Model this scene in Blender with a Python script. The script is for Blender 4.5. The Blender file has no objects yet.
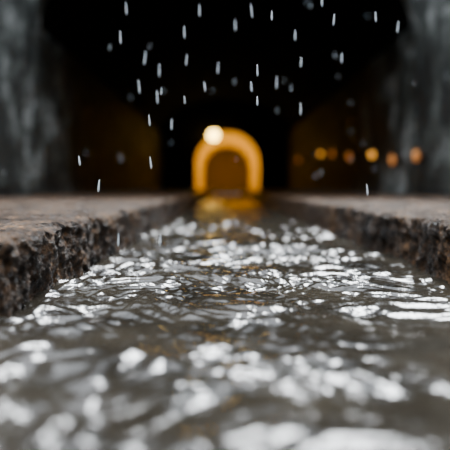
import bpy, bmesh, math, random
from mathutils import Vector, noise
random.seed(7)
S=bpy.context.scene
XL,XR=-0.533,0.762      # channel edges
LH=0.202                # ledge height over water
W=2.95                  # tunnel half width
MY=9.8                  # tunnel mouth
EY=30.0                 # end wall
TOP=5.0

def link(o):
    S.collection.objects.link(o); return o
def mesh_obj(name,verts,faces,mat,smooth=False,parent=None):
    m=bpy.data.meshes.new(name); m.from_pydata(verts,[],faces); m.update()
    o=link(bpy.data.objects.new(name,m)); m.materials.append(mat)
    if smooth:
        for p in m.polygons: p.use_smooth=True
    if parent: o.parent=parent
    return o
def newmat(name):
    m=bpy.data.materials.new(name); m.use_nodes=True
    nt=m.node_tree; b=nt.nodes['Principled BSDF']; return m,nt,b
def N(nt,t,**k):
    n=nt.nodes.new(t)
    for a,v in k.items(): setattr(n,a,v)
    return n
def noise_tex(nt,scale,detail=5,rough=.6,vec=(1,1,1)):
    tc=N(nt,'ShaderNodeNewGeometry'); mp=N(nt,'ShaderNodeMapping'); mp.inputs['Scale'].default_value=vec
    nt.links.new(tc.outputs['Position'],mp.inputs['Vector'])
    n=N(nt,'ShaderNodeTexNoise'); n.inputs['Scale'].default_value=scale
    n.inputs['Detail'].default_value=detail; n.inputs['Roughness'].default_value=rough
    nt.links.new(mp.outputs[0],n.inputs['Vector']); return n
def ramp(nt,src,stops):
    r=N(nt,'ShaderNodeValToRGB'); e=r.color_ramp.elements
    while len(e)<len(stops): e.new(.5)
    for i,(p,c) in enumerate(stops):
        e[i].position=p; e[i].color=(*c,1)
    nt.links.new(src,r.inputs[0]); return r
def mix(nt,a,b,f,mode='MIX'):
    m=N(nt,'ShaderNodeMixRGB',blend_type=mode)
    nt.links.new(a,m.inputs[1]); nt.links.new(b,m.inputs[2])
    if isinstance(f,float): m.inputs[0].default_value=f
    else: nt.links.new(f,m.inputs[0])
    return m
def bump(nt,b,src,strength,dist):
    bp=N(nt,'ShaderNodeBump'); bp.inputs['Strength'].default_value=strength; bp.inputs['Distance'].default_value=dist
    nt.links.new(src,bp.inputs['Height']); nt.links.new(bp.outputs[0],b.inputs['Normal'])

# ---------- materials
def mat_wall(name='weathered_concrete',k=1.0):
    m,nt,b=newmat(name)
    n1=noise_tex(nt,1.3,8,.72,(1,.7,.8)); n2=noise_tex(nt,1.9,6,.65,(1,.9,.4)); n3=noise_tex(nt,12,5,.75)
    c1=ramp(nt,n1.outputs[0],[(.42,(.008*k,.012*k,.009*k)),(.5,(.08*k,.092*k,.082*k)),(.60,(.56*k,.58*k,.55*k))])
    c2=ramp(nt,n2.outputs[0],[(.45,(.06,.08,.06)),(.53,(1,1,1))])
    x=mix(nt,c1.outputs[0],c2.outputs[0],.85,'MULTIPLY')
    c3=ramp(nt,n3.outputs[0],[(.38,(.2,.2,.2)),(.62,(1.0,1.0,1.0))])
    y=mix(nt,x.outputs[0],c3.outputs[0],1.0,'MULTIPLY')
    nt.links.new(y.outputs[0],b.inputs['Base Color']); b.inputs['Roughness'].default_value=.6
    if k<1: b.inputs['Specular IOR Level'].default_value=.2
    bump(nt,b,n3.outputs[0],.9,.06); return m
def mat_ledge():
    m,nt,b=newmat('wet_rough_stone')
    n1=noise_tex(nt,5,6,.65); n2=noise_tex(nt,60,6,.75); n3=noise_tex(nt,170,3,.6)
    c1=ramp(nt,n1.outputs[0],[(.35,(.010,.006,.003)),(.5,(.050,.030,.013)),(.66,(.165,.105,.05))])
    c2=ramp(nt,n2.outputs[0],[(.40,(.05,.035,.025)),(.5,(.8,.62,.45)),(.64,(2.4,1.75,1.15))])
    x=mix(nt,c1.outputs[0],c2.outputs[0],.95,'MULTIPLY')
    nt.links.new(x.outputs[0],b.inputs['Base Color'])
    r=ramp(nt,n1.outputs[0],[(.4,(.26,.26,.26)),(.6,(.6,.6,.6))]); nt.links.new(r.outputs[0],b.inputs['Roughness'])
    b.inputs['Specular IOR Level'].default_value=.3
    ad=N(nt,'ShaderNodeMath',operation='ADD'); nt.links.new(n2.outputs[0],ad.inputs[0]); nt.links.new(n3.outputs[0],ad.inputs[1])
    bump(nt,b,ad.outputs[0],1.0,.02); return m
def mat_water():
    m,nt,b=newmat('stream_water')
    n=noise_tex(nt,3,4,.6); c=ramp(nt,n.outputs[0],[(.3,(.007,.006,.0045)),(.7,(.030,.025,.018))])
    nt.links.new(c.outputs[0],b.inputs['Base Color'])
    b.inputs['Roughness'].default_value=.05; b.inputs['IOR'].default_value=1.38
    n2=noise_tex(nt,40,3,.55,(1,.8,1)); bump(nt,b,n2.outputs[0],.45,.007); return m
def mat_simple(name,col,rough=.5,metal=0,emit=None,es=0):
    m,nt,b=newmat(name); n=noise_tex(nt,30,3)
    c=ramp(nt,n.outputs[0],[(.3,tuple(v*.7 for v in col)),(.7,col)]); nt.links.new(c.outputs[0],b.inputs['Base Color'])
    b.inputs['Roughness'].default_value=rough; b.inputs['Metallic'].default_value=metal
    if emit: b.inputs['Emission Color'].default_value=(*emit,1); b.inputs['Emission Strength'].default_value=es
    return m
MW=mat_wall(); MWD=mat_wall('shaded_concrete',.13); ML=mat_ledge(); MWa=mat_water()  # MWD: same concrete, with the inner tunnel's shade put into its colour
MDark=mat_simple('shade_dark_masonry',(.005,.0045,.004),1.0)  # tunnel darkness painted as a near-black colour on vault and end wall
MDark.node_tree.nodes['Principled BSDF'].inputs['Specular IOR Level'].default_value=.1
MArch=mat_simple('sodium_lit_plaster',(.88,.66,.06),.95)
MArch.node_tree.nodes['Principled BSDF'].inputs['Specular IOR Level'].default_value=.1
MEnd=mat_simple('inner_brick',(.10,.062,.013),.9)
MFl=mat_simple('passage_stone',(.03,.02,.012),.9)
MMet=mat_simple('dark_iron',(.06,.05,.045),.5,.8)
MGl=mat_simple('lamp_glass_amber',(.9,.5,.2),.3,0,(1,.42,.05),2.4)
MGlD=mat_simple('lamp_glass_dim',(.9,.5,.2),.3,0,(1,.30,.04),.7)
MBulb=mat_simple('lamp_glass_bright',(1,.8,.5),.3,0,(1,.66,.15),20)

# ---------- walls
def arch_pts(hw,spring,rise,n=24):
    return [(-hw*math.cos(math.pi*i/n), spring+rise*math.sin(math.pi*i/n)) for i in range(n+1)]
SPR=2.85
def side_wall(name,sgn):
    vs=[];fs=[];mi=[];nz=24
    ys=[-5+i*(MY+5)/90 for i in range(91)]+[MY+.01]+[MY+(EY-MY)*i/60 for i in range(1,61)]
    for y in ys:
        top=TOP if y<=MY else SPR+.05
        for i in range(nz+1):
            z=LH-.03+(top-LH+.03)*i/nz
            d=.09*abs(noise.noise(Vector((0,y*.7,z*.7))))+.04*abs(noise.noise(Vector((4,y*3,z*3))))
            vs.append((sgn*(W+.012+d),y,z))
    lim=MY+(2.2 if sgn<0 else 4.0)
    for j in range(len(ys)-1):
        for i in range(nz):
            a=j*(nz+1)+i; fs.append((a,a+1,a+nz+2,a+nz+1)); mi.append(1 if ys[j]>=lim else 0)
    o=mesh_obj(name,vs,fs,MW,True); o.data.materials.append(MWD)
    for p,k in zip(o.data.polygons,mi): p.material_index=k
    md=o.modifiers.new('t','SOLIDIFY'); md.thickness=.35; md.offset=1 if sgn<0 else -1
    return o
side_wall('wall_left',-1); side_wall('wall_right',1)
# vault
P=arch_pts(W+.12,SPR-.02,1.6)
vs=[];fs=[];ny=40
for j in range(ny+1):
    y=MY+.02+(EY-MY)*j/ny
    for (x,z) in P: vs.append((x,y,z))
n=len(P)
for j in range(ny):
    for i in range(n-1):
        a=j*n+i; fs.append((a,a+1,a+n+1,a+n))
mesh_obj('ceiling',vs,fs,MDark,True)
def headwall(name,y,hw_out,top,arch,mat,th=.3,bottom=None,parent=None):
    full=list(arch)
    if bottom is not None: full=[(arch[0][0],bottom)]+full+[(arch[-1][0],bottom)]
    outer=[]
    for (x,z) in full:
        if z<=arch[0][1]+1e-6: outer.append((math.copysign(hw_out,x),z))
        else:
            cz=arch[0][1]; dx,dz=x,z-cz
            t=min(hw_out/abs(dx) if abs(dx)>1e-6 else 1e9,(top-cz)/dz)
            outer.append((dx*t,cz+dz*t))
    vs=[];fs=[];k=len(full)
    for yy in (y,y+th):
        vs+=[(x,yy,z) for x,z in full]; vs+=[(x,yy,z) for x,z in outer]
    for i in range(k-1):
        fs.append((i,i+1,k+i+1,k+i)); fs.append((2*k+i,2*k+k+i,2*k+k+i+1,2*k+i+1))
        fs.append((i,2*k+i,2*k+i+1,i+1))
        fs.append((k+i,k+i+1,3*k+i+1,3*k+i))
    return mesh_obj(name,vs,fs,mat,False,parent)
headwall('wall_portal',MY,W+.01,TOP,arch_pts(W-.005,SPR,1.55),MW)

# ---------- far end wall with lit arched passage
CXA=0.12; ring_hw=1.52; PE=12.0; SP2=1.5
far=bpy.data.objects.new('lit_archway',None); link(far)
A=arch_pts(ring_hw,SP2,1.52)
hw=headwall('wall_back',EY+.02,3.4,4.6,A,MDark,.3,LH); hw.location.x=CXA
hwi=ring_hw+.02
A2=[(x+CXA,z) for x,z in [(-hwi,0.0)]+arch_pts(hwi,SP2,1.54)+[(hwi,0.0)]]
vs=[];fs=[];n=len(A2);ny=12
for j in range(ny+1):
    y=EY+.05+PE*j/ny
    for x,z in A2: vs.append((x,y,z))
for j in range(ny):
    for i in range(n-1):
        a=j*n+i; fs.append((a,a+1,a+n+1,a+n))
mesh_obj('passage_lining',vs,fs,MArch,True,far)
mesh_obj('passage_end',[(-2+CXA,EY+PE,-.1),(2+CXA,EY+PE,-.1),(2+CXA,EY+PE,3.4),(-2+CXA,EY+PE,3.4)],[(0,1,2,3)],MEnd,False,far)
mesh_obj('passage_floor',[(-1.6+CXA,EY+.4,.1),(1.6+CXA,EY+.4,.1),(1.6+CXA,EY+PE,.1),(-1.6+CXA,EY+PE,.1)],[(0,1,2,3)],MFl,False,far)
for i,(y,e) in enumerate(((30.1,80),(31.8,70),(34.2,80),(36.8,110))):
    l=bpy.data.lights.new('sodium_light','AREA'); l.energy=e; l.color=(1,.55,.015); l.size=.5
    o=link(bpy.data.objects.new('sodium_light',l)); o.location=(CXA,y,1.6); o.rotation_euler=(math.pi/2,0,0); o.parent=far

def sphere(name,loc,r,mat,parent,scale=(1,1,1),seg=20):
    bm=bmesh.new(); bmesh.ops.create_uvsphere(bm,u_segments=seg,v_segments=seg//2,radius=r)
    m=bpy.data.meshes.new(name); bm.to_mesh(m); bm.free()
    for p in m.polygons:p.use_smooth=True
    m.materials.append(mat); o=link(bpy.data.objects.new(name,m)); o.location=loc; o.scale=scale; o.parent=parent; return o
def cyl(name,loc,r,h,mat,parent,rot=(0,0,0),r2=None):
    bm=bmesh.new(); bmesh.ops.create_cone(bm,cap_ends=True,segments=20,radius1=r,radius2=r if r2 is None else r2,depth=h)
    bmesh.ops.bevel(bm,geom=[e for e in bm.edges if e.calc_face_angle(0)>.8],offset=min(r,h)*.15,segments=2,affect='EDGES')
    m=bpy.data.meshes.new(name); bm.to_mesh(m); bm.free(); m.materials.append(mat)
    o=link(bpy.data.objects.new(name,m)); o.location=loc; o.rotation_euler=rot; o.parent=parent; return o
lamp=link(bpy.data.objects.new('arch_lamp',None)); 
ly=EY-.4
lamp.location=(-.54,ly,2.80)
sphere('bulb',(0,0,0),.24,MBulb,lamp)
cyl('bracket',(0,.25,.12),.03,.45,MMet,lamp,(math.pi/2,0,0))
cyl('shade',(0,0,.26),.2,.1,MMet,lamp,(0,0,0),.08)

for px,py,dim in ((411,156,1),(388,160,1),(368,155,0),(346,157,1),(329,154,1),(318,154,0),(296,160,1),(281,162,1)):
    y=2.80*625/(px-225); z=.32+(188-py)/625*y
    e=link(bpy.data.objects.new('wall_lamp',None)); e.location=(2.95,y,z)
    cyl('backplate',(-.02,0,0),.10,.05,MMet,e,(0,math.pi/2,0))
    sphere('glass',(-.09,0,0),.04 if dim else .05,MGlD if dim else MGl,e,(1,1,2.4 if dim else 1.4))
    for k in (-.05,.05):
        cyl('guard',(-.1,k,0),.008,.26,MMet,e)

# ---------- ledges
def ledge(name,xe,sgn):
    ys=[];y=-1.0
    while y<EY-.1:
        ys.append(y); y+= .009 if .9<y<4.5 else (.05 if y<9 else .25)
    ys.append(EY)
    prof=[]
    for k in range(30):
        prof.append((0,-.08+(LH+.065)*k/29))
    for k in range(1,5):
        a=k/4*math.pi/2; prof.append((.015*(1-math.cos(a)),LH-.015+.015*math.sin(a)))
    d=.015
    while d<W-abs(xe)-.01:
        d+=.010+d*.08; prof.append((min(d,W-abs(xe)),LH))
    vs=[];fs=[];n=len(prof)
    for y in ys:
        jd=abs(((y+.35)%1.15)); jd=min(jd,1.15-jd); jt=math.exp(-(jd/.012)**2)
        for (d,z) in prof:
            p=Vector((d*3+sgn*10,y*3,z*3))
            a=noise.noise(p*1.1); b=noise.noise(p*5); c=noise.noise(p*14); e=noise.noise(p*30)
            side=max(0,1-d/.12)
            off=(a*.03+b*.020+c*.013+e*.008)*side
            notch=.022*max(0,noise.noise(p*2.6+Vector((5,5,5))))*max(0,1-abs(d-.0)/.05) if z>LH-.05 else 0
            zz=z+((a*.006+b*.007+c*.008+e*.005) if z>LH-.03 else 0)-jt*.015*(z>0)-notch
            if d>W-abs(xe)-.02: off=0
            vs.append((xe+sgn*(d+off+jt*.012*side),y,zz))
    for j in range(len(ys)-1):
        for i in range(n-1):
            a=j*n+i; fs.append((a,a+1,a+n+1,a+n))
    return mesh_obj(name,vs,fs,ML,True)
ledge('stone_ledge',XL,-1); ledge('stone_ledge',XR,1)

# ---------- water
NX=290
xs=[XL-.05+(XR-XL+.10)*i/NX for i in range(NX+1)]
ys=[];y=-.8
while y<EY+.3:
    ys.append(y); y+= .02 if y<.4 else max(.0042,.0024*y*max(1,y/6))
def wave(x,y):
    p=Vector((x,y,0))
    wx=noise.noise(p*2.2); wy=noise.noise(p*2.2+Vector((7,3,1)))
    w2=noise.noise(p*7+Vector((2,2,2)))
    q=Vector((x*.9+wx*.2+w2*.03,y*.95+wy*.2-w2*.03,0))
    patch=noise.noise(p*1.6+Vector((1,9,4)))
    turb=.8+1.5*max(0,patch+.12)+ .8*max(0,1-(x-XL)/.75)
    turb*=1-.5*max(0,min(1,(x-.14)/.3))*max(0,min(1,(1.7-y)/.5))
    near=max(.7,min(1,(y-.6)/.9))
    far=1/(1+max(0,y-3.4)*.06)
    h=.017*noise.noise(q*3.4)+.013*noise.noise(q*7.5)
    r=(1-abs(noise.noise(q*10+Vector((5,1,2))))*2)
    h+=.0044*r*turb+.0060*noise.noise(q*16+Vector((3,0,0)))*(.4+turb)+.0045*noise.noise(q*29)*turb*near+.0018*noise.noise(q*56)*turb*near
    return h*far
vs=[(x,y,wave(x,y)) for y in ys for x in xs]; n=len(xs)
fs=[(j*n+i,j*n+i+1,(j+1)*n+i+1,(j+1)*n+i) for j in range(len(ys)-1) for i in range(n-1)]
mesh_obj('stream_water',vs,fs,MWa,True)
print('water verts',len(vs))

# ---------- rain
mr,nt,b=newmat('raindrop_water')
b.inputs['Base Color'].default_value=(.85,.92,.97,1); b.inputs['Roughness'].default_value=.15
b.inputs['Transmission Weight'].default_value=.2
bm=bmesh.new()
def drop(x,y,z,L,r,tilt):
    segs=8; prof=[(0,-.5),(.75,-.42),(1,-.25),(.85,0),(.5,.3),(0,.5)]
    rings=[]
    for rr,t in prof:
        cz=z+t*L; cx=x+t*L*tilt
        if rr==0: rings.append([bm.verts.new((cx,y,cz))])
        else: rings.append([bm.verts.new((cx+r*rr*math.cos(2*math.pi*i/segs),y+r*rr*math.sin(2*math.pi*i/segs),cz)) for i in range(segs)])
    for a,c in zip(rings,rings[1:]):
        for i in range(segs):
            k=(i+1)%segs
            if len(a)==1: bm.faces.new((a[0],c[k],c[i]))
            elif len(c)==1: bm.faces.new((a[i],a[k],c[0]))
            else: bm.faces.new((a[i],a[k],c[k],c[i]))
for px,py,d in ((150,121,2.2),(151,163,2.0),(257,72,2.1),(271,19,2.2),(257,102,2.0),(80,161,1.9),(332,23,2.3),(373,20,2.3),(99,186,1.9),(185,35,2.6),(251,14,2.6),(158,98,2.6),(205,88,2.5),(187,62,2.6),(294,38,2.6),(128,12,2.7),(367,190,2.2),(251,88,2.4),(300,110,2.6),(172,125,2.6),(235,28,3.0),(118,240,2.2),(160,240,2.4),(395,30,2.6),(320,4,2.4),(140,88,2.6),(218,70,2.8),(340,60,2.7),(300,64,2.6),(160,72,2.8),(122,40,2.5),(276,84,2.8),(200,14,2.7),(146,60,2.9)):
    drop((px-225)/625*d,d,.32+(188-py)/625*d,random.uniform(.038,.056)*(d/2.4),.0035,random.uniform(-.12,.12))
for i in range(60):
    d=random.uniform(2.3,6.5)
    drop(random.uniform(-2.,2.),d,random.uniform(.3,2.4),random.uniform(.03,.05),.0025,random.uniform(-.12,.12))
m=bpy.data.meshes.new('rain'); bm.to_mesh(m); bm.free(); m.materials.append(mr)
for p in m.polygons:p.use_smooth=True
link(bpy.data.objects.new('falling_raindrops',m))

# ---------- world: overcast sky + bright patch of cloud (soft sun)
w=bpy.data.worlds.new('overcast'); S.world=w; w.use_nodes=True; nt=w.node_tree; bg=nt.nodes['Background']
tc=N(nt,'ShaderNodeTexCoord'); sp=N(nt,'ShaderNodeSeparateXYZ'); nt.links.new(tc.outputs['Generated'],sp.inputs[0])
r=ramp(nt,sp.outputs[2],[(0,(.05,.06,.07)),(.56,(.11,.125,.145)),(.82,(1,1.08,1.18))]); nt.links.new(r.outputs[0],bg.inputs[0])
bg.inputs[1].default_value=7.5
sl=bpy.data.lights.new('hazy_sun','SUN'); sl.energy=9; sl.angle=math.radians(18); sl.color=(.93,.97,1)
so=link(bpy.data.objects.new('hazy_sun',sl)); el=math.radians(56)
so.rotation_euler=Vector((.15,math.cos(el),math.sin(el))).to_track_quat('Z','Y').to_euler()

# ---------- camera
c=bpy.data.cameras.new('camera'); co=link(bpy.data.objects.new('camera',c)); S.camera=co
co.location=(0,0,.32); co.rotation_euler=(math.radians(90-3.39),0,0)
c.lens=50; c.sensor_width=36; c.clip_start=.02
c.dof.use_dof=True; c.dof.focus_distance=1.95; c.dof.aperture_fstop=1.25
